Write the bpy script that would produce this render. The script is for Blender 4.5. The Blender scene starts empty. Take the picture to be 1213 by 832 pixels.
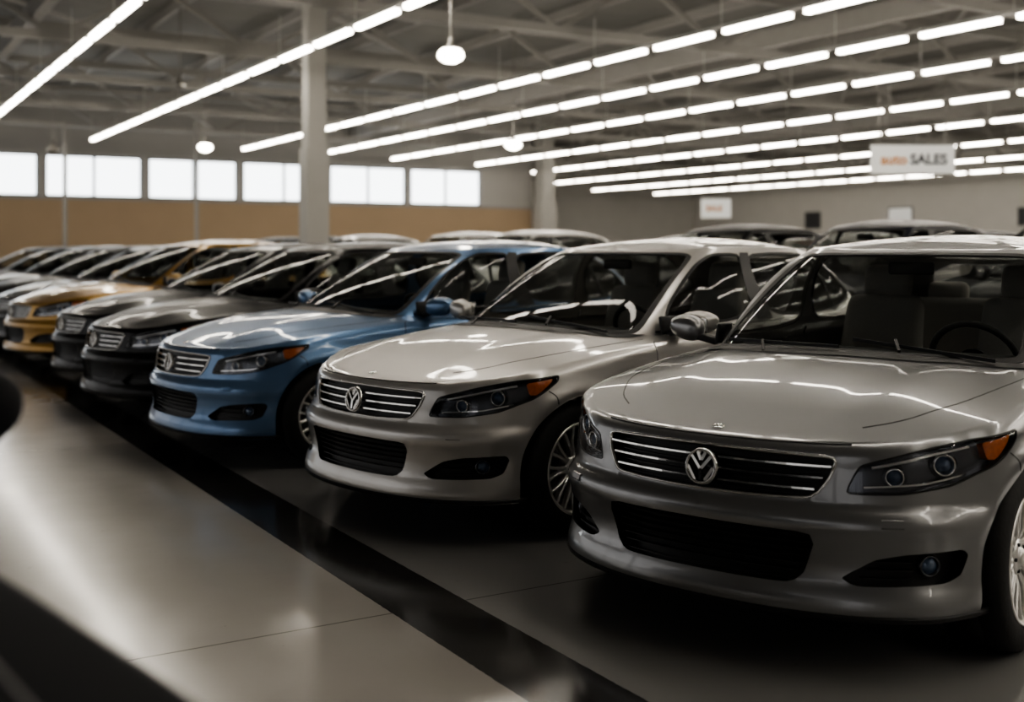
import bpy, bmesh, math, random, time
import numpy as np
from mathutils import Vector, Matrix
from mathutils.geometry import delaunay_2d_cdt
T0=time.time()
random.seed(4)
YAW=math.radians(30.8); CS,SN=math.cos(YAW),math.sin(YAW)
CAMH=1.4; F=1350.0; HY=296.0
def c2w(cx,d): return (cx*CS+d*SN, -cx*SN+d*CS)
def pix(u,d): return c2w((u-606.5)/F*d,d)
scene=bpy.context.scene
col=scene.collection
try:
    scene.view_settings.view_transform='AgX'; scene.view_settings.look='AgX - Medium High Contrast'
except Exception as e: print(e)

# ------------------------------------------------------------ materials
def new_mat(name):
    m=bpy.data.materials.new(name); m.use_nodes=True
    nt=m.node_tree; b=nt.nodes['Principled BSDF']
    return m,nt,b
def pmat(name,color,rough=.5,metal=0,coat=0,coatr=.03,emis=None,es=0,noise=0,nscale=20,spec=.5,bump=0):
    m,nt,b=new_mat(name)
    b.inputs['Base Color'].default_value=(*color,1)
    b.inputs['Roughness'].default_value=rough
    b.inputs['Metallic'].default_value=metal
    b.inputs['Coat Weight'].default_value=coat
    b.inputs['Coat Roughness'].default_value=coatr
    b.inputs['Specular IOR Level'].default_value=spec
    if emis:
        b.inputs['Emission Color'].default_value=(*emis,1); b.inputs['Emission Strength'].default_value=es
    if noise or bump:
        tc=nt.nodes.new('ShaderNodeTexCoord'); n=nt.nodes.new('ShaderNodeTexNoise')
        n.inputs['Scale'].default_value=nscale; n.inputs['Detail'].default_value=5
        nt.links.new(tc.outputs['Object'],n.inputs['Vector'])
        if noise:
            mx=nt.nodes.new('ShaderNodeMix'); mx.data_type='RGBA'
            mx.inputs['A'].default_value=(*[c*(1-noise) for c in color],1)
            mx.inputs['B'].default_value=(*[min(1,c*(1+noise)) for c in color],1)
            nt.links.new(n.outputs['Fac'],mx.inputs['Factor'])
            nt.links.new(mx.outputs['Result'],b.inputs['Base Color'])
        if bump:
            bp=nt.nodes.new('ShaderNodeBump'); bp.inputs['Strength'].default_value=bump
            bp.inputs['Distance'].default_value=.01
            nt.links.new(n.outputs['Fac'],bp.inputs['Height']); nt.links.new(bp.outputs['Normal'],b.inputs['Normal'])
    return m
def glassmat(name,tint,ior=1.5,rough=0.0,boost=1.0):
    m=bpy.data.materials.new(name); m.use_nodes=True; nt=m.node_tree
    nt.nodes.clear()
    o=nt.nodes.new('ShaderNodeOutputMaterial'); mx=nt.nodes.new('ShaderNodeMixShader')
    tr=nt.nodes.new('ShaderNodeBsdfTransparent'); gl=nt.nodes.new('ShaderNodeBsdfGlossy')
    fr=nt.nodes.new('ShaderNodeFresnel'); fr.inputs['IOR'].default_value=ior
    ml=nt.nodes.new('ShaderNodeMath'); ml.operation='MULTIPLY'; ml.inputs[1].default_value=boost; ml.use_clamp=True
    tr.inputs['Color'].default_value=(*tint,1); gl.inputs['Roughness'].default_value=rough
    gl.inputs['Color'].default_value=(.95,.95,.95,1)
    nt.links.new(fr.outputs[0],ml.inputs[0]); nt.links.new(ml.outputs[0],mx.inputs[0])
    nt.links.new(tr.outputs[0],mx.inputs[1]); nt.links.new(gl.outputs[0],mx.inputs[2])
    nt.links.new(mx.outputs[0],o.inputs[0]); return m
def paint(name,c,metal=.55,rough=.3,coat=1.0):
    return pmat('paint_'+name,c,rough,metal,coat,.05,noise=.04,nscale=900)
P={ 'silver':paint('silver',(.30,.302,.308),.88,.33,.9), 'champagne':paint('champagne',(.59,.575,.555),.75,.36,.9),
    'blue':paint('blue',(.13,.23,.40),.6,.3,.8), 'black':pmat('paint_black',(.004,.004,.005),.3,0,.28,.05,spec=.12,noise=.04,nscale=900),
    'gold':paint('gold',(.44,.26,.07),.6,.3,.7), 'grey':paint('grey',(.05,.05,.055),.4,.3,.4), 'white':paint('white',(.62,.62,.6),.0,.35),
    'navy':pmat('paint_navy',(.008,.010,.02),.3,0,.2,.05,spec=.12), 'satin':pmat('paint_satin_black',(.004,.004,.006),.8,spec=.15,noise=.1,nscale=300),
    'dark':pmat('paint_dark',(.004,.004,.005),.35,0,.10,.08,spec=.08,noise=.04,nscale=900)}
M_glass=glassmat('car_glass',(.70,.72,.71),1.5,0,.45)
M_plast=pmat('black_plastic',(.010,.010,.011),.45)
M_chrome=pmat('chrome',(.75,.74,.72),.12,1)
M_lglass=glassmat('lamp_cover',(.95,.96,.98),1.45,0,.7)
M_ldark=pmat('lamp_housing',(.13,.135,.15),.22,.75)
M_amber=pmat('amber_reflector',(.70,.17,.02),.2,0,.6,noise=.35,nscale=60)
M_tire=pmat('tire_rubber',(.012,.012,.012),.75,bump=.2,nscale=60)
M_rim=pmat('alloy_rim',(.80,.79,.77),.3,.8)
M_seat=pmat('seat_fabric',(.45,.43,.40),.8,noise=.1,nscale=80)
M_int=pmat('interior_black',(.035,.035,.035),.6)
M_red=pmat('tail_lamp',(.35,.01,.01),.15,0,1)
M_lens=pmat('projector_lens',(.10,.15,.24),.05,.3,1,.02)
M_gloss=pmat('gloss_black_trim',(.008,.008,.008),.2)
M_rotor=pmat('brake_disc',(.16,.16,.16),.4,.9)
CARMATS=[P['silver'],M_glass,M_plast,M_chrome,M_lglass,M_ldark,M_amber,M_tire,M_rim,M_seat,M_int,M_red,M_lens,M_gloss,M_rotor]
PAINT,GLASS,PLAST,CHROME,LGLASS,LDARK,AMBER,TIRE,RIM,SEAT,INT,RED,LENS,GLOSS,ROTOR=range(15)

# ------------------------------------------------------------ helpers
class MB:
    def __init__(s): s.V=[];s.F=[];s.M=[];s.N=[];s.S=[];s.n=0
    def add(s,V,Fc,mat,N=None,smooth=True):
        V=np.asarray(V,float)
        s.V.append(V); s.N.append(np.zeros_like(V) if N is None else np.asarray(N,float))
        for f in Fc: s.F.append([i+s.n for i in f])
        s.M+= [mat]*len(Fc); s.S+=[smooth]*len(Fc); s.n+=len(V)
    def merge(s,o,mirror=False):
        V=np.vstack(o.V).copy();N=np.vstack(o.N).copy()
        if mirror: V[:,1]*=-1;N[:,1]*=-1
        s.V.append(V);s.N.append(N)
        for f in o.F:
            g=[i+s.n for i in f]
            s.F.append(g[::-1] if mirror else g)
        s.M+=o.M;s.S+=o.S;s.n+=len(V)
    def mesh(s,name,mats,warp=None):
        V=np.vstack(s.V);N=np.vstack(s.N)
        if warp is not None: V=warp(V); N=N*0
        me=bpy.data.meshes.new(name); me.from_pydata(V.tolist(),[],s.F)
        for m in mats: me.materials.append(m)
        me.polygons.foreach_set('material_index',s.M)
        me.polygons.foreach_set('use_smooth',s.S)
        me.update()
        if np.abs(N).sum()>0:
            li=np.zeros(len(me.loops),dtype=np.int32); me.loops.foreach_get('vertex_index',li)
            try: me.normals_split_custom_set(N[li].tolist())
            except Exception as e: print('normals',e)
        return me
def pip(poly,pts):
    poly=np.asarray(poly);x=pts[:,0];y=pts[:,1];ins=np.zeros(len(pts),bool)
    n=len(poly)
    for i in range(n):
        x1,y1=poly[i];x2,y2=poly[(i+1)%n]
        if y1==y2: continue
        c=((y1>y)!=(y2>y))
        xi=(x2-x1)*(y-y1)/(y2-y1)+x1
        ins^=(c&(x<xi))
    return ins
def densify(poly,h,closed=True):
    out=[];n=len(poly)
    for i in range(n if closed else n-1):
        a=np.array(poly[i],float);b=np.array(poly[(i+1)%n],float)
        k=max(1,int(math.ceil(np.linalg.norm(b-a)/h-1e-6)))
        for j in range(k): out.append(a+(b-a)*j/k)
    if not closed: out.append(np.array(poly[-1],float))
    return np.array(out)
def chaikin(poly,it=2,closed=True,r=.2):
    p=[np.array(q,float) for q in poly]
    for k in range(it):
        rr=r if k==0 else .25
        o=[];n=len(p)
        if not closed:o.append(p[0])
        for i in range(n if closed else n-1):
            a=p[i];b=p[(i+1)%n]; o+= [a*(1-rr)+b*rr,a*rr+b*(1-rr)]
        if not closed:o.append(p[-1])
        p=o
    return np.array(p)
def region(outer,holes,h):
    O=densify(outer,h);Hs=[densify(q,h) for q in holes]
    bp=np.vstack([O]+Hs);edges=[];k=0
    for L in [O]+Hs:
        n=len(L);edges+=[(k+i,k+(i+1)%n) for i in range(n)];k+=n
    mn=O.min(0);mxx=O.max(0)
    gx,gy=np.meshgrid(np.arange(mn[0]+h*.5,mxx[0],h),np.arange(mn[1]+h*.5,mxx[1],h))
    G=np.stack([gx.ravel(),gy.ravel()],1)
    G=G[pip(O,G)]
    for q in Hs: G=G[~pip(q,G)]
    if len(G):
        d=np.min(((G[:,None,:]-bp[None])**2).sum(2),axis=1)
        G=G[d>(.55*h)**2]
    A=np.vstack([bp,G])
    r=delaunay_2d_cdt([Vector(v) for v in A],edges,[],0,1e-7)
    V=np.array([tuple(v) for v in r[0]]);Fc=np.array([f for f in r[2] if len(f)==3])
    c=V[Fc].mean(1)
    keep=pip(O,c)
    for q in Hs: keep&=~pip(q,c)
    Fc=Fc[keep]
    a=V[Fc];ar=(a[:,1,0]-a[:,0,0])*(a[:,2,1]-a[:,0,1])-(a[:,1,1]-a[:,0,1])*(a[:,2,0]-a[:,0,0])
    Fc=Fc[np.abs(ar)>1e-9]; ar=ar[np.abs(ar)>1e-9]
    Fc[ar<0]=Fc[ar<0][:,::-1]
    used,inv=np.unique(Fc,return_inverse=True)
    return V[used],inv.reshape(Fc.shape).tolist()
def h1(xs,ys,n=40):
    xs=np.array(xs,float);ys=np.array(ys,float)
    o=np.argsort(xs);xs=xs[o];ys=ys[o]
    d=np.diff(ys)/np.diff(xs);m=np.zeros(len(xs))
    for i in range(1,len(xs)-1):
        w=xs[i+1]-xs[i-1];m[i]=(d[i-1]*(xs[i+1]-xs[i])+d[i]*(xs[i]-xs[i-1]))/w
    m[0]=d[0];m[-1]=d[-1]
    X=[];Y=[]
    for i in range(len(xs)-1):
        t=np.arange(n)/n;hh=xs[i+1]-xs[i]
        X.append(xs[i]+t*hh)
        Y.append((2*t**3-3*t**2+1)*ys[i]+(t**3-2*t**2+t)*hh*m[i]+(-2*t**3+3*t**2)*ys[i+1]+(t**3-t**2)*hh*m[i+1])
    X=np.append(np.concatenate(X),xs[-1]);Y=np.append(np.concatenate(Y),ys[-1])
    return lambda q:np.interp(q,X,Y)
def cr2(ctrl,n=60):
    c=[np.array(p,float) for p in ctrl]
    p=[np.array([c[1][0],-c[1][1]])]+c+[np.array([c[-2][0],-c[-2][1]])]
    out=[]
    for i in range(1,len(p)-2):
        for k in range(n):
            t=k/n;out.append(.5*((2*p[i])+(-p[i-1]+p[i+1])*t+(2*p[i-1]-5*p[i]+4*p[i+1]-p[i+2])*t*t+(-p[i-1]+3*p[i]-3*p[i+1]+p[i+2])*t**3))
    out.append(c[-1]);return np.array(out)
def sstep(x): x=np.clip(x,0,1);return x*x*(3-2*x)
def mk(fpos,e1=.008,e2=.008):
    def f(a,b):
        a=np.asarray(a,float);b=np.asarray(b,float)
        p=fpos(a,b);da=fpos(a+e1,b)-fpos(a-e1,b);db=fpos(a,b+e2)-fpos(a,b-e2)
        n=np.cross(da,db);n/=np.maximum(np.linalg.norm(n,axis=1,keepdims=True),1e-9)
        return p,n
    return f
def patch(mb,mf,poly,off,mat,h=.03,holes=()):
    V,Fc=region(poly,holes,h);p,n=mf(V[:,0],V[:,1]);mb.add(p+n*off,Fc,mat,n)
def flange(mb,mf,poly,depth,mat,h=.03,closed=True,off=0):
    Q=densify(poly,h,closed);p,n=mf(Q[:,0],Q[:,1]);k=len(Q)
    V=np.vstack([p+n*off,p-n*depth]);Fc=[]
    for i in range(k if closed else k-1):
        j=(i+1)%k;Fc.append([i,j,k+j,k+i])
    mb.add(V,Fc,mat)
def ribbon(mb,mf,pts,w,th,mat,h=.03,closed=False,low=-.004,smooth=False):
    Q=densify(pts,h,closed);p,n=mf(Q[:,0],Q[:,1]);k=len(Q)
    if closed: T=np.roll(p,-1,0)-np.roll(p,1,0)
    else: T=np.gradient(p,axis=0)
    T/=np.maximum(np.linalg.norm(T,axis=1,keepdims=True),1e-9);B=np.cross(T,n)
    V=np.vstack([p-B*w/2+n*low,p-B*w*.36+n*th,p+B*w*.36+n*th,p+B*w/2+n*low]);Fc=[]
    for i in range(k if closed else k-1):
        j=(i+1)%k
        for r in range(3): Fc.append([r*k+i,r*k+j,(r+1)*k+j,(r+1)*k+i])
    mb.add(V,Fc,mat,None,smooth)
def lathe(mb,prof,mat,mtx=None,n=48,smooth=True):
    V=[];Fc=[];k=len(prof)
    for i in range(n):
        a=2*math.pi*i/n
        for r,hh in prof: V.append((r*math.cos(a),hh,r*math.sin(a)))
    for i in range(n):
        j=(i+1)%n
        for q in range(k-1): Fc.append([i*k+q,i*k+q+1,j*k+q+1,j*k+q])
    V=np.array(V)
    if mtx is not None:
        m=np.array(mtx);V=V@m[:3,:3].T+m[:3,3]
    mb.add(V,Fc,mat,None,smooth)
def rbox(mb,c,sz,bev,mat,rot=(0,0,0),seg=3,taper=None,smooth=True):
    bm=bmesh.new();bmesh.ops.create_cube(bm,size=1)
    for v in bm.verts:
        v.co=Vector((v.co.x*sz[0],v.co.y*sz[1],v.co.z*sz[2]))
        if taper and v.co.z>0: v.co.x*=taper[0];v.co.y*=taper[1]
    if bev>0: bmesh.ops.bevel(bm,geom=bm.edges[:],offset=bev,segments=seg,affect='EDGES',profile=.5)
    m=Matrix.Translation(c)@(Matrix.Rotation(rot[2],4,'Z')@Matrix.Rotation(rot[1],4,'Y')@Matrix.Rotation(rot[0],4,'X'))
    bm.transform(m);bm.verts.index_update()
    V=[tuple(v.co) for v in bm.verts];Fc=[[v.index for v in f.verts] for f in bm.faces];bm.free()
    mb.add(V,Fc,mat,None,smooth)
def box(mb,lo,hi,mat): 
    lo=np.array(lo,float);hi=np.array(hi,float)
    rbox(mb,tuple((lo+hi)/2),tuple(hi-lo),0,mat,smooth=False)
def beam(mb,a,b,w,hh,mat):
    a=Vector(a);b=Vector(b);d=(b-a);L=d.length;d.normalize()
    up=Vector((0,0,1)) if abs(d.z)<.95 else Vector((1,0,0))
    s=d.cross(up).normalized();u=s.cross(d)
    V=[];
    for p in (a,b):
        for i,j in((-1,-1),(1,-1),(1,1),(-1,1)): V.append(tuple(p+s*(w/2*i)+u*(hh/2*j)))
    mb.add(V,[[0,3,2,1],[4,5,6,7],[0,1,5,4],[1,2,6,5],[2,3,7,6],[3,0,4,7]],mat,None,False)

# ------------------------------------------------------------ car body maths
AX=1.47
OUT=cr2([(2.24,0),(2.230,.2),(2.188,.4),(2.112,.58),(2.005,.72),(1.865,.812),(1.70,.866),(1.42,.888),(1.0,.896),(.4,.90),(-.4,.902),(-1.0,.90),(-1.36,.892),(-1.75,.86),(-2.05,.79),(-2.24,.66),(-2.34,.45),(-2.39,.2),(-2.40,0)])
dS=np.linalg.norm(np.diff(OUT,axis=0),axis=1);SA=np.concatenate([[0],np.cumsum(dS)]);LB=SA[-1]
g=np.gradient(OUT,SA,axis=0);NX=g[:,1];NY=-g[:,0];l=np.hypot(NX,NY);NX/=l;NY/=l
E=h1([2.24,2.13,2.0,1.85,1.6,1.36,.9,.4,0,-.8,-1.5,-2.0,-2.3,-2.4],[.760,.766,.782,.803,.842,.870,.91,.93,.94,.955,.975,.975,.96,.955])
IS=h1([.15,.22,.30,.36,.44,.56,.70,.76,.84,.95],[.06,.03,.006,-.002,.016,.010,-.004,.0,.014,.03])
IF=h1([.15,.20,.235,.28,.33,.36,.44,.49,.530,.555,.59,.70,.78],[.06,.008,-.006,.002,.020,.022,.012,.0,.004,.030,.040,.060,.085])
IR=h1([.15,.2,.3,.55,.6,.7,.95],[.08,.04,.0,.0,.02,.03,.06])
PHM=1.36
def params(a):
    x0=np.interp(a,SA,OUT[:,0]);y0=np.interp(a,SA,OUT[:,1]);nx=np.interp(a,SA,NX);ny=np.interp(a,SA,NY)
    wf=sstep((nx-.12)/.55);wr=sstep((-nx-.2)/.5);R=.07-.02*wf
    return x0,y0,nx,ny,wf,wr,R,E(x0)-R
def bpos(s,t):
    s=np.asarray(s,float);t=np.asarray(t,float)
    sg=np.where(s<0,-1.0,1.0);a=np.abs(s)
    x0,y0,nx,ny,wf,wr,R,zb=params(a)
    tc=np.minimum(t,zb);ph=np.clip((t-zb)/R,0,PHM+.15)
    z=tc+R*np.sin(ph)
    ins=(1-wf-wr)*IS(tc)+wf*IF(tc)+wr*IR(tc)+R*(1-np.cos(ph))
    for xc in(AX,-1.36):
        r=np.hypot(x0-xc,z-.325)
        ins-=.016*np.exp(-((r-.385)/.045)**2)*(1-wf)*np.where(z>.3,1,np.clip((z-.15)/.15,0,1))
    return np.stack([x0-nx*ins,sg*(y0-ny*ins),z],-1)
bmap=mk(bpos)
def s_of_x(x): return float(np.interp(-x,-OUT[:,0],SA))
def ttop(s):
    p=params(np.abs(s));return p[7]+p[6]*PHM
NS=int(LB/.027);ss=np.linspace(0,LB,NS);tt=ttop(ss);EDGE=bpos(ss,tt)
ex=EDGE[::-1,0];ey=EDGE[::-1,1];ez=EDGE[::-1,2]
xm=ex.max()
CC=h1([xm,xm-.06,xm-.2,xm-.55,1.1,0,-1.5,-2.0,ex.min()],[0,.016,.044,.074,.082,.08,.06,.035,0])
def cpos(x,y):
    x=np.asarray(x,float);y=np.asarray(y,float)
    W=np.maximum(np.interp(x,ex,ey),.02);q=np.clip(np.abs(y)/W,0,1.1)
    hood=sstep((x-.9)/.3)*sstep((xm-x)/.35)
    yr=.36+.20*(2.1-x)/1.2
    ridge=.007*sstep((np.abs(y)-(yr-.14))/.14)*(1-sstep((np.abs(y)-yr)/.22))
    return np.stack([x,y,np.interp(x,ex,ez)+CC(x)*(1-q**2.2)+hood*ridge],-1)
cmap=mk(cpos,.05,.03)
GB=cr2([(1.13,0),(1.095,.33),(.975,.60),(.78,.730),(.42,.76),(0,.768),(-.6,.765),(-1.1,.745),(-1.45,.685),(-1.66,.55),(-1.78,.3),(-1.80,0)],40)
GT=cr2([(.24,0),(.225,.26),(.17,.47),(.06,.575),(-.12,.598),(-.4,.603),(-.7,.597),(-.95,.575),(-1.12,.51),(-1.18,.4),(-1.21,.2),(-1.22,0)],40)
GU=np.arange(len(GB))/40.0
E2=h1([.24,.1,-.3,-.9,-1.22],[1.398,1.406,1.413,1.40,1.345])
C2=h1([.24,.18,.08,-.2,-.6,-1,-1.15,-1.22],[0,.012,.03,.055,.062,.035,.010,0])
US,VS=.3,.5
def gpos(U,V):
    U=np.asarray(U,float);sg=np.where(U<0,-1.0,1.0);u=np.abs(U)/US;v=np.asarray(V,float)/VS
    over=u>11; u=np.minimum(u,11)
    bx=np.interp(u,GU,GB[:,0]);by=np.interp(u,GU,GB[:,1]);tx=np.interp(u,GU,GT[:,0]);ty=np.interp(u,GU,GT[:,1])
    w=sstep((u-2.4)/.9)*(1-sstep((u-8)/1.0))
    p1=.47-.07*w;q1=.59+.17*w
    p=2*v*(1-v)*p1+v*v;q=2*v*(1-v)*q1+v*v
    zb=cpos(bx,by)[...,2]-.02;zt=E2(tx)
    return np.stack([bx+(tx-bx)*p,sg*(by+(ty-by)*p),zb+(zt-zb)*q],-1)
gmap=mk(gpos,.02,.015)
txs=GT[::-1,0];tys=GT[::-1,1]
def rpos(x,y):
    x=np.asarray(x,float);y=np.asarray(y,float)
    W=np.maximum(np.interp(x,txs,tys),.02);q=np.clip(np.abs(y)/W,0,1.05)
    return np.stack([x,y,E2(x)+C2(x)*(1-q**2.2)],-1)
rmap=mk(rpos,.02,.02)
def uv(l): return [(a*US,b*VS) for a,b in l]

def build_car():
    A=MB();H=MB()
    grille=chaikin([(-.485,.720),(0,.726),(.485,.720),(.455,.650),(.40,.582),(0,.574),(-.40,.582),(-.455,.650)],2,True,.12)
    intake=chaikin([(-.42,.482),(.42,.482),(.375,.34),(.33,.305),(-.33,.305),(-.375,.34)],2,True,.10)
    lamp=chaikin([(.505,.604),(.555,.696),(.74,.738),(.98,.778),(1.20,.798),(1.19,.768),(1.05,.688),(.88,.630),(.70,.607)],2,True,.10)
    fog=chaikin([(.49,.335),(.60,.400),(.70,.420),(.91,.430),(.93,.410),(.90,.345),(.84,.322),(.54,.312)],2,True,.12)
    def arch(xc,r=.365):
        pts=[]
        for i in range(0,33):
            th=math.pi*i/32
            pts.append((s_of_x(xc+r*math.cos(th)),.325+r*math.sin(th)))
        pts=[(s_of_x(xc+r),.1)]+pts+[(s_of_x(xc-r),.1)]
        return pts
    af=arch(AX);ar=arch(-1.36)
    tail=chaikin([(LB-.95,.80),(LB-.35,.78),(LB-.33,.90),(LB-.5,.93),(LB-.95,.93)],2)
    outer=[(0,.2),(LB,.2)]+[(ss[i],tt[i]) for i in range(NS-1,-1,-1)]
    patch(H,bmap,outer,0,PAINT,.028,[grille,intake,lamp,fog,af,ar,tail])
    base=GB*np.array([.99,.985])+np.array([-.005,0])
    couter=[(EDGE[i,0],max(EDGE[i,1],0)) for i in range(NS)]
    bh=[(p[0],p[1]) for p in base[::6]]+[(base[-1][0],-.2),(base[0][0],-.2)]
    patch(H,cmap,couter,0,PAINT,.035,[bh])
    ws=chaikin(uv([(-2.6,.045),(2.40,.045),(2.62,.12),(2.62,.8),(2.42,.935),(0,.955),(-2.42,.935),(-2.62,.8),(-2.62,.12),(-2.40,.045)]),2)
    fw=chaikin(uv([(3.10,.09),(5.32,.09),(4.50,.86),(3.45,.86),(3.2,.7)]),2,True,.12)
    rw=chaikin(uv([(5.50,.09),(7.0,.10),(7.95,.26),(7.85,.42),(7.1,.86),(4.70,.86)]),2,True,.12)
    bw=chaikin(uv([(9.0,.12),(11.5,.12),(11.5,.9),(9.1,.88)]),1)
    bw=np.array([(a,b) for a,b in bw])
    bw[:,0]=np.where(bw[:,0]>10.9*US,11.6*US,bw[:,0])
    gouter=uv([(i*.1,0) for i in range(111)]+[(11-i*.1,1) for i in range(111)])
    patch(H,gmap,gouter,0,PAINT,.03,[ws,fw,rw,bw])
    for q in(fw,rw): patch(H,gmap,q,-.006,GLASS,.04)
    bwc=np.array([(min(a,11*US),b) for a,b in bw]);patch(H,gmap,bwc,-.004,GLASS,.04)
    patch(A,gmap,ws,-.003,GLASS,.04)
    for q in(fw,rw): ribbon(H,gmap,q,.022,.003,PLAST,.03,True)
    ribbon(H,gmap,uv([(3.05,.05),(7.1,.06),(7.9,.22)]),.014,.006,CHROME,.03)
    ribbon(A,gmap,ws,.04,.002,PLAST,.03,True,low=-.005)
    patch(H,gmap,uv([(5.28,.07),(5.54,.07),(4.74,.88),(4.46,.88)]),.004,PLAST,.03)
    ribbon(H,gmap,uv([(6.95,.08),(6.75,.87)]),.03,.004,PLAST,.03)
    ro=[(p[0],max(p[1],0)) for p in GT[::5]]
    if ro[-1][0]!=GT[-1][0]: ro.append((GT[-1][0],0))
    patch(H,rmap,ro,0,PAINT,.035)
    ribbon(H,rmap,[(.02,.51),(-.3,.54),(-.7,.54),(-1.0,.50)],.02,.002,PLAST,.04)
    fr=[p for p in GB[::4] if p[0]>.80]
    cowl=[(p[0]+.085,p[1]*1.0) for p in fr]+[(p[0]-.03,p[1]*.98) for p in fr[::-1]]
    patch(H,cmap,cowl,.004,PLAST,.03)
    def seam(mf,pts,w=.007,mat=PLAST,th=.0008): ribbon(H,mf,chaikin(pts,2,False),w,th,mat,.02,low=-.003)
    seam(cmap,[(.88,.765),(1.2,.742),(1.6,.69),(1.85,.57),(1.95,.47)],.008)
    sA,sB,sC=s_of_x(.90),s_of_x(-.27),s_of_x(-1.02)
    seam(bmap,[(sA,.24),(sA-.02,.5),(sA,.9),(sA+.05,.95)]);seam(bmap,[(sB,.24),(sB,.6),(sB,.93)])
    seam(bmap,[(s_of_x(-.93),.24),(s_of_x(-.93),.50),(s_of_x(-1.06),.70),(s_of_x(-1.22),.84),(s_of_x(-1.26),.94)])
    seam(bmap,[(sA,.24),(s_of_x(-.93),.24)])
    seam(bmap,[(1.13,.725),(1.17,.70),(1.18,.66)])
    seam(gmap,uv([(5.4,0),(5.4,.06)]))
    ribbon(H,bmap,[(0,.212),(.5,.212),(1.0,.215),(1.08,.215)],.022,.006,PLAST,.03)
    ribbon(H,bmap,[(s_of_x(1.05),.205),(s_of_x(-.95),.205)],.03,.006,PLAST,.05)
    e1=[(s,float(ttop(np.array([s]))[0])-.012) for s in np.linspace(-.53,.53,30)]
    ribbon(A,bmap,e1,.006,.0008,PLAST,.03,low=-.003)
    flange(A,bmap,grille,.05,GLOSS,.03);patch(A,bmap,grille,-.05,PLAST,.05)
    ribbon(A,bmap,grille,.011,.006,CHROME,.03,True,smooth=True)
    for k,t in enumerate((.612,.650,.687)):
        w=.405+.028*k
        ribbon(A,bmap,[(-w,t),(w,t)],.009,.003,CHROME,.04,low=-.015)
    for k in range(8):
        t=.592+k*.018
        ribbon(A,bmap,[(-.42,t),(.42,t)],.006,-.025,PLAST,.06,low=-.045)
    pe,ne=bmap([0.0],[.650]);pe=pe[0]
    ang=math.atan2(ne[0][2],ne[0][0])
    m=Matrix.Translation((pe[0]+.012,0,.650))@Matrix.Rotation(-ang,4,'Y')@Matrix.Rotation(-math.pi/2,4,'Z')
    lathe(A,[(.0,-.004),(.052,-.004),(.052,.004),(0,.004)],GLOSS,m)
    lathe(A,[(.049,0),(.051,.012),(.056,.016),(.061,.012),(.064,0)],CHROME,m)
    def eb(a,b):
        p=[m@Vector((q[0],.008,q[1])) for q in(a,b)];beam(A,p[0],p[1],.011,.011,CHROME)
    eb((-.036,.036),(0,-.008));eb((.036,.036),(0,-.008));eb((0,-.006),(0,-.048));eb((-.014,.050),(0,.022));eb((.014,.050),(0,.022));eb((-.048,.0),(-.018,-.046));eb((.048,.0),(.018,-.046))
    ph,nh=cmap([xm-.05],[0.0]);rbox(A,tuple(ph[0]),(.03,.040,.008),.003,CHROME,(0,.3,0))
    flange(A,bmap,intake,.06,PLAST);patch(A,bmap,intake,-.06,PLAST,.05)
    for k in range(7):
        t=.320+k*.023;w=.345+.010*k
        ribbon(A,bmap,[(-w,t),(w,t)],.006,-.018,PLAST,.06,low=-.04)
    flange(H,bmap,fog,.05,PLAST);patch(H,bmap,fog,-.05,PLAST,.04)
    pf,nf=bmap([.80],[.372]);n=nf[0];a=math.atan2(n[1],n[0])
    mf_=Matrix.Translation(Vector(pf[0]-n*.035))@Matrix.Rotation(a-math.pi/2,4,'Z')
    lathe(H,[(0,.012),(.022,.010),(.028,.0)],LENS,mf_,24);lathe(H,[(.028,0),(.030,.014),(.036,.012),(.038,-.01)],LDARK,mf_,24)
    for t in(.335,.360,.385): ribbon(H,bmap,[(.55+(t-.33)*1.0,t),(.74,t)],.006,-.02,PLAST,.04,low=-.04)
    flange(H,bmap,lamp,.05,LDARK);patch(H,bmap,lamp,-.05,LDARK,.04)
    patch(H,bmap,lamp,0.001,LGLASS,.03);ribbon(H,bmap,lamp,.007,.001,PLAST,.03,True,low=-.004)
    ambp=chaikin([(1.035,.708),(1.02,.766),(1.10,.776),(1.17,.784),(1.155,.762),(1.07,.706)],1,True,.15)
    patch(H,bmap,ambp,-.014,AMBER,.03);flange(H,bmap,ambp,.05,AMBER,.03,True,-.014)
    for (s,t,r) in((.675,.655,.032),(.870,.692,.038)):
        p,n=bmap([s],[t]);n=n[0];n=np.array([n[0],n[1]*.6,0]);n/=np.linalg.norm(n);a=math.atan2(n[1],n[0])
        mm=Matrix.Translation(Vector(p[0]-n*.044))@Matrix.Rotation(a-math.pi/2,4,'Z')
        lathe(H,[(0,.022),(r*.4,.019),(r*.65,.008),(r*.72,0)],LENS,mm,28)
        lathe(H,[(r*.70,-.01),(r*.74,.016),(r*.9,.022),(r,.014),(r,-.02)],CHROME,mm,28)
        lathe(H,[(r*1.1,-.01),(r*1.12,.008),(r*1.18,.008),(r*1.2,-.01)],LDARK,mm,28)
    ribbon(H,bmap,[(.57,.626),(.80,.638),(.96,.664)],.008,-.02,CHROME,.03,low=-.035)
    ribbon(H,bmap,[(.60,.690),(.80,.726),(.98,.752)],.010,-.02,RIM,.03,low=-.035)
    flange(H,bmap,tail,.03,RED);patch(H,bmap,tail,.0,RED,.04)
    for q in(af,ar): flange(H,bmap,q[1:-1],.27,PLAST,.04,False);flange(H,bmap,[(a,b) for a,b in q[1:-1]],.006,PAINT,.04,False,0.001)
    ribbon(H,bmap,[(.62,.52),(.69,.52)],.03,.002,PAINT,.02)
    box(A,(-2.2,-.60,.19),(1.95,.60,.23),PLAST)
    box(A,(-.97,-.84,.19),(1.08,.84,.24),PLAST)
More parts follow.
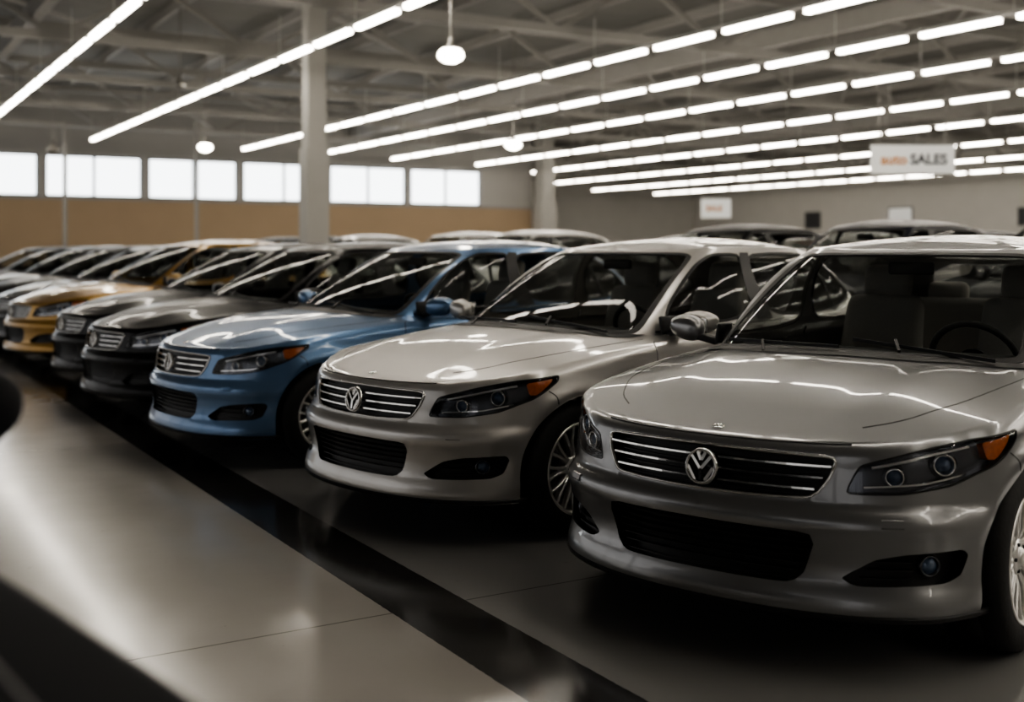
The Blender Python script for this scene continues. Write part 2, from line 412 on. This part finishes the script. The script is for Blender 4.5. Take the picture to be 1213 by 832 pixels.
    box(A,(1.85,-.58,.205),(2.06,.58,.25),PLAST)
    box(A,(-1.5,-.72,.24),(1.0,.72,.36),INT)
    rbox(A,(.86,0,.86),(.46,1.34,.17),.06,INT,(0,.10,0));rbox(A,(.62,0,.72),(.25,1.3,.3),.05,INT)
    rbox(A,(.0,0,.52),(1.0,.22,.2),.04,INT)
    rbox(A,(-1.45,0,.86),(.45,1.25,.10),.04,INT)
    for y in(-.36,.36):
        rbox(A,(-.02,y,.50),(.50,.48,.18),.07,SEAT,(0,-.1,0));rbox(A,(-.30,y,.84),(.14,.48,.66),.06,SEAT,(0,-.28,0),taper=(.85,.85))
        rbox(A,(-.42,y,1.23),(.10,.26,.18),.045,SEAT,(0,-.2,0))
        for dy in(-.06,.06): beam(A,(-.40,y+dy,1.05),(-.42,y+dy,1.15),.012,.012,CHROME)
    rbox(A,(-1.0,0,.52),(.50,1.25,.2),.07,SEAT);rbox(A,(-1.27,0,.84),(.16,1.2,.56),.06,SEAT,(0,-.35,0))
    for y in(-.36,.36): rbox(A,(-1.38,y,1.14),(.1,.24,.13),.04,SEAT,(0,-.2,0))
    ms=Matrix.Translation((.42,.36,.90))@Matrix.Rotation(math.radians(25),4,'Y')@Matrix.Rotation(math.pi/2,4,'Z')
    lathe(A,[(.175,0),(.18,.012),(.19,.016),(.20,.012),(.205,0),(.20,-.012),(.19,-.016),(.18,-.012),(.175,0)],INT,ms,32)
    lathe(A,[(0,.02),(.06,.018),(.07,-.01)],INT,ms,20)
    for a in(0,math.pi,-math.pi/2):
        p0=ms@Vector((.05*math.cos(a),0,.05*math.sin(a)));p1=ms@Vector((.18*math.cos(a),0,.18*math.sin(a)));beam(A,p0,p1,.03,.015,INT)
    rbox(A,(.22,0,1.31),(.03,.22,.06),.012,INT)
    for y0,y1,x0 in((.62,.05,1.0),(0.02,-.52,1.11)):
        pa=cpos(np.array([x0]),np.array([y0]))[0]
        pb=cpos(np.array([x0+ (0 if y0<.5 else .08)]),np.array([y1]))[0]
        beam(A,(pa[0]+.0,pa[1],pa[2]+.02),(pb[0]-.05,pb[1],pb[2]+.045),.012,.014,PLAST)
        beam(A,(pb[0]+.05,(y0+y1)/2-.05,pb[2]+.012),(pb[0]-.04,(y0+y1)/2-.1,pb[2]+.05),.012,.012,PLAST)
    nu,nv=24,16;V=[];Fc=[]
    for i in range(nv+1):
        ph=-math.pi/2+math.pi*i/nv
        for j in range(nu):
            th=2*math.pi*j/nu
            def sp(c,e): return math.copysign(abs(c)**e,c)
            x=sp(math.cos(ph),.8)*sp(math.cos(th),.75);y=sp(math.cos(ph),.8)*sp(math.sin(th),.75);z=sp(math.sin(ph),.8)
            x=x*.080 if x>0 else x*.032
            yy=y*.105; zz=z*.066*(1.0 if y<0 else 1-.22*y)
            V.append((.66+x-(yy)*.25,.970+yy,1.010+zz+yy*.08))
    for i in range(nv):
        for j in range(nu): Fc.append([i*nu+j,i*nu+(j+1)%nu,(i+1)*nu+(j+1)%nu,(i+1)*nu+j])
    H.add(V,Fc,PAINT)
    rbox(H,(.632,.970,1.010),(.012,.165,.092),.005,CHROME,(0,0,-.2))
    rbox(H,(.68,.850,.960),(.07,.13,.035),.014,PLAST,(.2,0,0));rbox(H,(.67,.765,.99),(.13,.02,.10),.008,PLAST,(.15,0,0))
    for x in(-.08,-1.02):
        p,n=bmap([s_of_x(x)],[.80]);rbox(H,(x,p[0][1]+.018,.80),(.20,.018,.028),.008,PAINT)
        for dx in(-.085,.085): rbox(H,(x+dx,p[0][1]+.006,.80),(.02,.03,.022),.004,PAINT)
    A.merge(H);A.merge(H,True)
    W=MB()
    lathe(W,[(.212,-.10),(.225,-.112),(.27,-.118),(.30,-.112),(.318,-.10),(.3245,-.08),(.325,-.04),(.319,-.038),(.319,-.030),(.325,-.028),(.325,.028),(.319,.03),(.319,.038),(.325,.04),(.3245,.08),(.318,.10),(.30,.112),(.27,.118),(.24,.116),(.225,.112),(.212,.10)],TIRE,None,72)
    lathe(W,[(.230,.108),(.228,.116),(.218,.117),(.208,.10),(.200,.07),(.195,.02),(.19,-.09)],RIM,None,72)
    lathe(W,[(0,-.02),(.15,-.02),(.15,-.035)],ROTOR,None,48);lathe(W,[(.19,-.06),(0,-.06)],PLAST,None,32)
    rbox(W,(-.10,0.0,.07),(.07,.05,.12),.01,ROTOR)
    lathe(W,[(0,.100),(.022,.099),(.030,.094),(.034,.086),(.045,.084),(.062,.078),(.068,.06),(.068,.02)],RIM,None,40)
    for k in range(5):
        a=2*math.pi*k/5;lathe(W,[(0,.088),(.006,.088),(.007,.08)],PLAST,Matrix.Translation((.048*math.cos(a),0,.048*math.sin(a))),10)
    for k in range(10):
        a=2*math.pi*k/10
        for sgn in(-1,1):
            secs=[(.05,a+sgn*.10,.074,.016),(.10,a+sgn*.085,.090,.013),(.16,a+sgn*.12,.096,.012),(.212,a+sgn*.165,.103,.014)]
            V=[];Fc=[]
            for r,an,y,w in secs:
                c=np.array([r*math.cos(an),0,r*math.sin(an)]);tn=np.array([-math.sin(an),0,math.cos(an)])
                for q,yy in((-.5,y-.03),(-.5,y-.004),(-.25,y),(.25,y),(.5,y-.004),(.5,y-.03)): V.append(c+tn*w*1.15*q+np.array([0,yy,0]))
            for i in range(3):
                for q in range(5): Fc.append([i*6+q,i*6+q+1,(i+1)*6+q+1,(i+1)*6+q])
            W.add(V,Fc,RIM,None,False)
    WV=np.vstack(W.V);A.body_n=A.n
    for xc in(AX,-1.36):
        for sg in(1,-1):
            V=WV.copy();V[:,1]*=sg;V+=np.array([xc,sg*.757,.326])
            A.add(V,[f[::sg] for f in W.F],0)
            k=len(W.F);A.M[-k:]=W.M;A.S[-k:]=W.S
    return A
BLD=build_car()
CAR=BLD.mesh('sedan_mesh',CARMATS)
def suvwarp(V):
    V=V.copy();nb=BLD.body_n
    b=V[:nb];x=b[:,0].copy();z=b[:,2].copy()
    h=np.clip((z-.95)/.5,0,1)
    rear=np.clip(-.3-x,0,None)
    k=np.where(z>.93,.30+.49*h,0.0);b[:,0]=np.where(x<-.3,-.3-rear*(1+k),x)
    b[:,0]=np.maximum(b[:,0],-2.40)
    b[:,2]=np.where(z>.69,.69+(z-.69)*1.34+.045,z+np.clip((z-.2),0,.49)*.092+.0)
    b[:,1]*=1.02
    V[:nb]=b
    w=V[nb:]
    for xc in(AX,-1.36):
        m=np.abs(w[:,0]-xc)<.4
        w[m,0]=xc+(w[m,0]-xc)*1.08;w[m,2]=w[m,2]*1.08
    V[nb:]=w;return V
SUV=BLD.mesh('suv_mesh',CARMATS,suvwarp)
print('car built',time.time()-T0,len(CAR.vertices))
def car(name,U,V,alpha,color,scale=1.0,beta=None,nose=True,mesh=None):
    b=math.radians(beta) if beta is not None else math.radians(alpha)+YAW
    bx,by=math.sin(b),math.cos(b)
    o=bpy.data.objects.new(name,mesh or CAR)
    k=2.24*scale if nose else 0
    o.location=(U+bx*k,V+by*k,0);o.rotation_euler=(0,0,math.atan2(-by,-bx));o.scale=(scale,)*3
    col.objects.link(o)
    o.material_slots[0].link='OBJECT';o.material_slots[0].material=P[color]
    return o
car('silver_sedan',*c2w(.635,3.92),39.5,'silver')
car('silver_sedan',*c2w(-.82,5.70),47,'champagne')
car('blue_sedan',1.90,7.72,52,'blue')
car('black_sedan',1.85,10.0,52,'black')
car('black_sedan',1.95,12.2,52,'black')
car('gold_sedan',1.78,14.6,52,'gold',1.04)
for i,(v,c) in enumerate([(17.1,'grey'),(19.6,'dark'),(22.3,'grey'),(25.2,'dark'),(28.4,'dark')]):
    car(('black' if c=='dark' else c)+'_sedan',1.9,v,51,c)
# aisle car at the lower left of the view
car('black_sedan',-1.115,2.37,0,'satin',1.13,beta=-18,nose=False)
r=random.Random(11)
for row,(U0,cols) in enumerate([(11.4,['dark','dark','dark','dark','navy','dark','grey','white','white',None,'white','dark','dark','grey']),(20.6,['dark','grey','dark','white','grey','dark','white','silver','white','grey','white','dark']),(31.0,['dark','grey','dark','white','silver','dark'])]):
    for i,c in enumerate(cols):
        if c is None: continue
        V=-1.5+i*2.9+row*2
        isS=(c in('dark','navy','white') and row<2)
        if row==1 and i==9: continue
        car(('black' if c=='dark' else c)+('_suv' if isS else '_sedan'),U0+r.uniform(-.2,.2),V,0,c,1.0,beta=82 if row!=1 else 262,nose=False,mesh=SUV if isS else CAR)

# ------------------------------------------------------------ room
def obj(name,mb,mats,parent=None):
    me=mb.mesh(name,mats);o=bpy.data.objects.new(name,me);col.objects.link(o)
    if parent:o.parent=parent
    return o
fm,nt,b=new_mat('polished_concrete')
N=nt.nodes;L=nt.links
geo=N.new('ShaderNodeNewGeometry');sep=N.new('ShaderNodeSeparateXYZ');L.new(geo.outputs['Position'],sep.inputs[0])
def math_(op,a,b_=None,c=None,clamp=False):
    n=N.new('ShaderNodeMath');n.operation=op;n.use_clamp=clamp
    for i,v in enumerate((a,b_,c)):
        if v is None: continue
        if isinstance(v,(int,float)): n.inputs[i].default_value=v
        else: L.new(v,n.inputs[i])
    return n.outputs[0]
def mixc(f,a,b_):
    n=N.new('ShaderNodeMix');n.data_type='RGBA'
    if isinstance(f,float): n.inputs['Factor'].default_value=f
    else: L.new(f,n.inputs['Factor'])
    for k,v in(('A',a),('B',b_)):
        if isinstance(v,tuple): n.inputs[k].default_value=(*v,1)
        else: L.new(v,n.inputs[k])
    return n.outputs['Result']
def noise(sc,det=6,rough=.6):
    n=N.new('ShaderNodeTexNoise');n.inputs['Scale'].default_value=sc;n.inputs['Detail'].default_value=det;n.inputs['Roughness'].default_value=rough
    L.new(geo.outputs['Position'],n.inputs['Vector']);return n.outputs['Fac']
n1=noise(.6);n2=noise(3,4,.5);n3=noise(25,4)
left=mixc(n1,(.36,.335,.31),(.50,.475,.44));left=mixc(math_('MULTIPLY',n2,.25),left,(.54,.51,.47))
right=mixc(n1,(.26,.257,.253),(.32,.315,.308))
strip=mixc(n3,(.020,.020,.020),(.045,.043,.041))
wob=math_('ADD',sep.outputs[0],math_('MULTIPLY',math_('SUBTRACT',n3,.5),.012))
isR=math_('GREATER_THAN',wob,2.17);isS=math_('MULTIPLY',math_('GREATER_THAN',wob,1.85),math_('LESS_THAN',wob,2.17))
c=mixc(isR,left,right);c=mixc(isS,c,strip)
def seamline(co,per,off,w):
    f=math_('FRACT',math_('DIVIDE',math_('ADD',co,off),per));return math_('LESS_THAN',f,w/per)
sm=math_('MAXIMUM',seamline(sep.outputs[1],4.5,100-.5,.010),seamline(sep.outputs[0],9,103.4,.010))
c=mixc(math_('MULTIPLY',sm,.6),c,(.06,.055,.05))
scf=math_('MULTIPLY',math_('GREATER_THAN',noise(9,8,.75),.66),.18)
c=mixc(scf,c,(.10,.095,.088))
L.new(c,b.inputs['Base Color'])
rr=math_('ADD',math_('MULTIPLY',n2,.12),math_('ADD',math_('MULTIPLY',n3,.05),.08))
L.new(rr,b.inputs['Roughness'])
b.inputs['Specular IOR Level'].default_value=.65;b.inputs['Coat Weight'].default_value=.3;b.inputs['Coat Roughness'].default_value=.10
bp=N.new('ShaderNodeBump');bp.inputs['Strength'].default_value=.12;bp.inputs['Distance'].default_value=.02;L.new(noise(1.8,2),bp.inputs['Height']);L.new(bp.outputs[0],b.inputs['Normal'])
U0,U1,V0,V1,VB,ZC=-10,60,-14,50,72,8.2
UW=31
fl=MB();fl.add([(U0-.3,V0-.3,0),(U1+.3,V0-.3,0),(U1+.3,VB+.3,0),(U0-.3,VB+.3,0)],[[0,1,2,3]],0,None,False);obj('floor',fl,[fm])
M_ceil=pmat('ceiling_deck',(.20,.195,.185),.8,noise=.15,nscale=1.5)
M_truss=pmat('painted_steel',(.30,.29,.27),.6,noise=.1,nscale=3)
M_wall=pmat('wall_grey',(.38,.37,.35),.8,noise=.06,nscale=1)
M_wallL=pmat('wall_light',(.60,.585,.55),.8,noise=.06,nscale=1)
M_tan=pmat('wall_tan',(.38,.28,.18),.7,noise=.06,nscale=1)
M_frame=pmat('window_frame',(.10,.10,.10),.5)
M_white=pmat('white_board',(.75,.75,.72),.5,emis=(1,1,.97),es=.25)
M_dark=pmat('dark_print',(.04,.04,.045),.5)
M_or=pmat('orange_print',(.65,.28,.06),.5)
M_pane=pmat('frosted_daylight_pane',(.8,.82,.85),.3,emis=(.92,.97,1),es=4.2)
M_fill=pmat('daylight_glazing',(.8,.82,.85),.3,emis=(.98,.98,1),es=.62)  # emissive fill for the unseen left wall, added to brighten hall and car fronts
cm=MB();box(cm,(U0-.3,V0-.3,ZC),(U1+.3,VB+.3,ZC+.2),0);obj('ceiling',cm,[M_ceil])
w=MB()
zb,zt=3.6,5.35
box(w,(U0,V1,0),(UW,V1+.3,zb),1);box(w,(U0,V1,zt),(UW,V1+.3,ZC),0)
per=4.15;u=U0+.9
box(w,(U0,V1,zb),(u,V1+.3,zt),0)
wins=[]
while u+per<=UW+.1:
    wins.append(u);box(w,(u+per-.28,V1,zb),(u+per,V1+.3,zt),0);u+=per
box(w,(u,V1,zb),(UW,V1+.3,zt),0)
obj('wall_back',w,[M_wall,M_tan])
wn=0
for i,u in enumerate(wins):
    wn+=1
    m=MB();a,b2=u,u+per-.28
    for lo,hi in(((a,zb),(b2,zb+.07)),((a,zt-.07),(b2,zt)),((a,zb),(a+.07,zt)),((b2-.07,zb),(b2,zt)),(((a+b2)/2-.05,zb),((a+b2)/2+.05,zt))):
        box(m,(lo[0],V1+.08,lo[1]),(hi[0],V1+.2,hi[1]),0)
    m.add([(a,V1+.14,zb),(b2,V1+.14,zb),(b2,V1+.14,zt),(a,V1+.14,zt)],[[0,1,2,3]],1,None,False)
    obj('window_%d'%wn,m,[M_frame,M_pane])
m=MB();box(m,(U0,V1-.06,zb-.12),(UW,V1,zb),0);obj('trim_1',m,[M_truss])
m=MB();box(m,(UW-.3,V1+.3,0),(UW,VB,ZC),0);obj('wall_return',m,[M_wallL])
m=MB();box(m,(UW-.3,VB,0),(U1+.3,VB+.3,ZC),0);obj('wall_far',m,[M_wallL])
m=MB();box(m,(U1,V0,0),(U1+.3,VB,ZC),0);obj('wall_right',m,[M_wallL])
m=MB();z0,z1=.5,4.6
box(m,(U0-.3,V0,0),(U0,V1+.3,z0),0);box(m,(U0-.3,V0,z1),(U0,V1+.3,ZC),0)
v=V0
while v<V1:
    box(m,(U0-.3,v,z0),(U0,v+.5,z1),0)
    e=min(v+6.4,V1)
    if e-v>1.5:
        wn+=1;q=MB()  # out-of-view glowing panel with mullions, added as fill light
        q.add([(U0-.15,v+.5,z0),(U0-.15,e,z0),(U0-.15,e,z1),(U0-.15,v+.5,z1)],[[0,1,2,3]],1,None,False)
        for k in range(4):
            vv=v+.5+(e-v-.56)*k/3;box(q,(U0-.2,vv,z0),(U0-.08,vv+.06,z1),0)
        box(q,(U0-.2,v+.5,z0),(U0-.08,e,z0+.06),0);box(q,(U0-.2,v+.5,2.9),(U0-.08,e,2.96),0)
        obj('window_%d'%wn,q,[M_frame,M_fill])
    v+=6.4
obj('wall_left',m,[M_wall])
m=MB();box(m,(U0-.3,V0-.3,0),(U1+.3,V0,ZC),0);obj('wall_front',m,[M_wall])
for i,(v,z0,z1,wd,mt) in enumerate([(12,3.2,4.6,1.3,1),(20,2.6,4.2,2.0,0),(27,2.8,4.0,1.6,1),(34,2.6,4.4,2.4,0),(41,2.8,3.9,1.4,1),(50,2.6,4.2,2,0),(58,2.9,4.1,1.5,1)]):
    m=MB();box(m,(U1-.07,v,z0),(U1-.01,v+wd,z1),2);box(m,(U1-.09,v+.08,z0+.08),(U1-.07,v+wd-.08,z1-.08),mt);obj('framed_poster',m,[M_white,M_dark,M_frame])
for i,v in enumerate((16,31,46)):
    m=MB();box(m,(U1-.09,v,0),(U1-.01,v+1.9,2.4),0);box(m,(U1-.13,v+.94,0.02),(U1-.09,v+.96,2.3),1);obj('door_%d'%(i+1),m,[M_dark,M_frame])
t=MB()
for V in np.arange(V0+3,VB,6.5):
    V=float(V)
    ua=U0 if V<V1 else UW
    beam(t,(ua,V,7.75),(U1,V,7.75),.22,.25,0);beam(t,(ua,V,6.35),(U1,V,6.35),.18,.2,0)
    u=ua;k=0
    while u+2.4<=U1:
        z0,z1=(6.35,7.75) if k%2==0 else (7.75,6.35)
        beam(t,(u,V,z0),(u+2.4,V,z1),.1,.12,0);u+=2.4;k+=1
for u in np.arange(U0+2,U1,3.2):
    u=float(u);beam(t,(u,V0,8.0),(u,V1 if u<UW else VB,8.0),.12,.28,0)
for u in (4,21,38,52):
    beam(t,(u,V0,6.9),(u,V1 if u<UW else VB,6.9),.25,.45,0)
for V in np.arange(V0+3,V1-7,13):
    for u in np.arange(U0+2,U1-9,9.6):
        beam(t,(float(u),float(V),7.5),(float(u)+6.4,float(V)+6.5,7.5),.07,.09,0)
obj('roof_trusses',t,[M_truss])
M_strip=pmat('tube_light',(1,1,1),.5,emis=(1,.92,.80),es=23)
M_hous=pmat('light_housing',(.5,.49,.47),.5)
H=4.2;ZL=CAMH+H
for ai,vend in((4.4,47),(8.5,45.5),(14.7,46.5),(18.3,47),(22.2,48),(27.2,49),(32.5,58),(39,62),(46,66),(53,68)):
    m=MB();v=vend;k=0
    while v-2.1>V0+1:
        zz=ZL
        box(m,(ai-.06,v-1.74,zz-.05),(ai+.06,v,zz+.03),0);box(m,(ai-.07,v-1.78,zz+.03),(ai+.07,v+.04,zz+.07),1)
        if k%2==0: beam(m,(ai,v+.1,zz+.05),(ai,v+.1,6.6),.02,.02,1)
        v-=2.13;k+=1
    beam(m,(ai,V0+1,zz+.1),(ai,vend,zz+.1),.06,.05,1)
    obj('ceiling_light_strip',m,[M_strip,M_hous])
def column(cu,cv,wd,name='concrete_column'):
    m=MB();rbox(m,(cu,cv,ZC/2),(wd*.82,wd*.82,ZC),.02,0,smooth=False);rbox(m,(cu,cv,1.9),(wd,wd,3.8),.02,0,smooth=False)
    obj(name,m,[M_col])
M_col=pmat('column_paint',(.43,.42,.39),.7,noise=.06,nscale=2)
column(*pix(372,27),.55);column(UW+.4,V1-.6,.9)
m=MB();cu,cv=pix(77,44);beam(m,(cu,cv,0),(cu,cv,6.3),.14,.14,0);obj('steel_post',m,[M_truss])
m=MB();cu,cv=pix(233,44);beam(m,(cu,cv,0),(cu,cv,6.3),.12,.12,0);obj('steel_post',m,[M_truss])
M_bulb=pmat('lamp_globe',(1,1,1),.4,emis=(1,.93,.80),es=22)
M_shade=pmat('lamp_shade',(.25,.24,.22),.4,.5)
for (u,y,d,wd,on) in((534,66,19,.44,1),(243,175,34,.42,1),(608,172,32,.46,1),(63,178,36,.4,0),(213,100,30,.3,0)):
    cu,cv=pix(u,d);z=CAMH+(HY-y)*d/F
    m=MB();r0=wd/2;T=Matrix.Translation((cu,cv,z))@Matrix.Rotation(math.pi/2,4,'X')
    lathe(m,[(0.01,.32),(.04,.30),(.05,.2),(r0*.45,.15),(r0*.75,.09),(r0*.82,.07)],1,T,32)
    lathe(m,[(0,-.13),(r0*.5,-.11),(r0*.85,-.06),(r0*1.0,-.01),(r0*.95,.04),(r0*.8,.09),(r0*.5,.13)],0 if on else 1,T,32)
    beam(m,(cu,cv,z+.2),(cu,cv,ZC-.2),.03,.03,1)
    obj('pendant_lamp',m,[M_bulb,M_shade])
def sign(u,y,d,wd,ht,words):
    cu,cv=pix(u,d);z=CAMH+(HY-y)*d/F
    e=bpy.data.objects.new('hanging_sign',None);col.objects.link(e);e.location=(cu,cv,z);e.rotation_euler=(0,0,-YAW)
    m=MB();rbox(m,(0,0,0),(wd,.08,ht),.01,0,smooth=False)
    for x in(-wd*.4,wd*.4): beam(m,(x,0,ht/2),(x,0,ZC-z-.1),.03,.03,1)
    rbox(m,(0,0,ht/2+.02),(wd+.04,.1,.04),0,1,smooth=False);rbox(m,(0,0,-ht/2-.02),(wd+.04,.1,.04),0,1,smooth=False)
    obj('board',m,[M_white,M_truss],e)
    for i,(tx,x,sz,mt) in enumerate(words):
        c=bpy.data.curves.new('text','FONT');c.body=tx;c.size=sz;c.extrude=.004;c.offset=.012;c.materials.append(mt)
        t=bpy.data.objects.new('lettering_%d'%(i+1),c);col.objects.link(t);t.parent=e
        t.rotation_euler=(math.pi/2,0,0);t.location=(x,-.05,-sz*.33)
sign(1081,189,30,2.2,.75,[('auto',-.85,.38,M_or),('SALES',-.08,.38,M_dark)])
sign(848,247,48,1.25,.8,[('SALE',-.42,.32,M_or)])
wd=bpy.data.worlds.new('overcast_sky');scene.world=wd;wd.use_nodes=True
bg=wd.node_tree.nodes['Background'];bg.inputs[0].default_value=(.93,.97,1,1);bg.inputs[1].default_value=1.0
cd=bpy.data.cameras.new('camera');co=bpy.data.objects.new('camera',cd);col.objects.link(co)
co.location=(0,0,CAMH);co.rotation_euler=(math.pi/2,0,-YAW)
cd.sensor_width=36;cd.lens=F/1213*36;cd.shift_y=-(416-HY)/1213
cd.dof.use_dof=True;cd.dof.focus_distance=4.6;cd.dof.aperture_fstop=1.6
cd.clip_end=300
scene.camera=co
print('done',time.time()-T0)
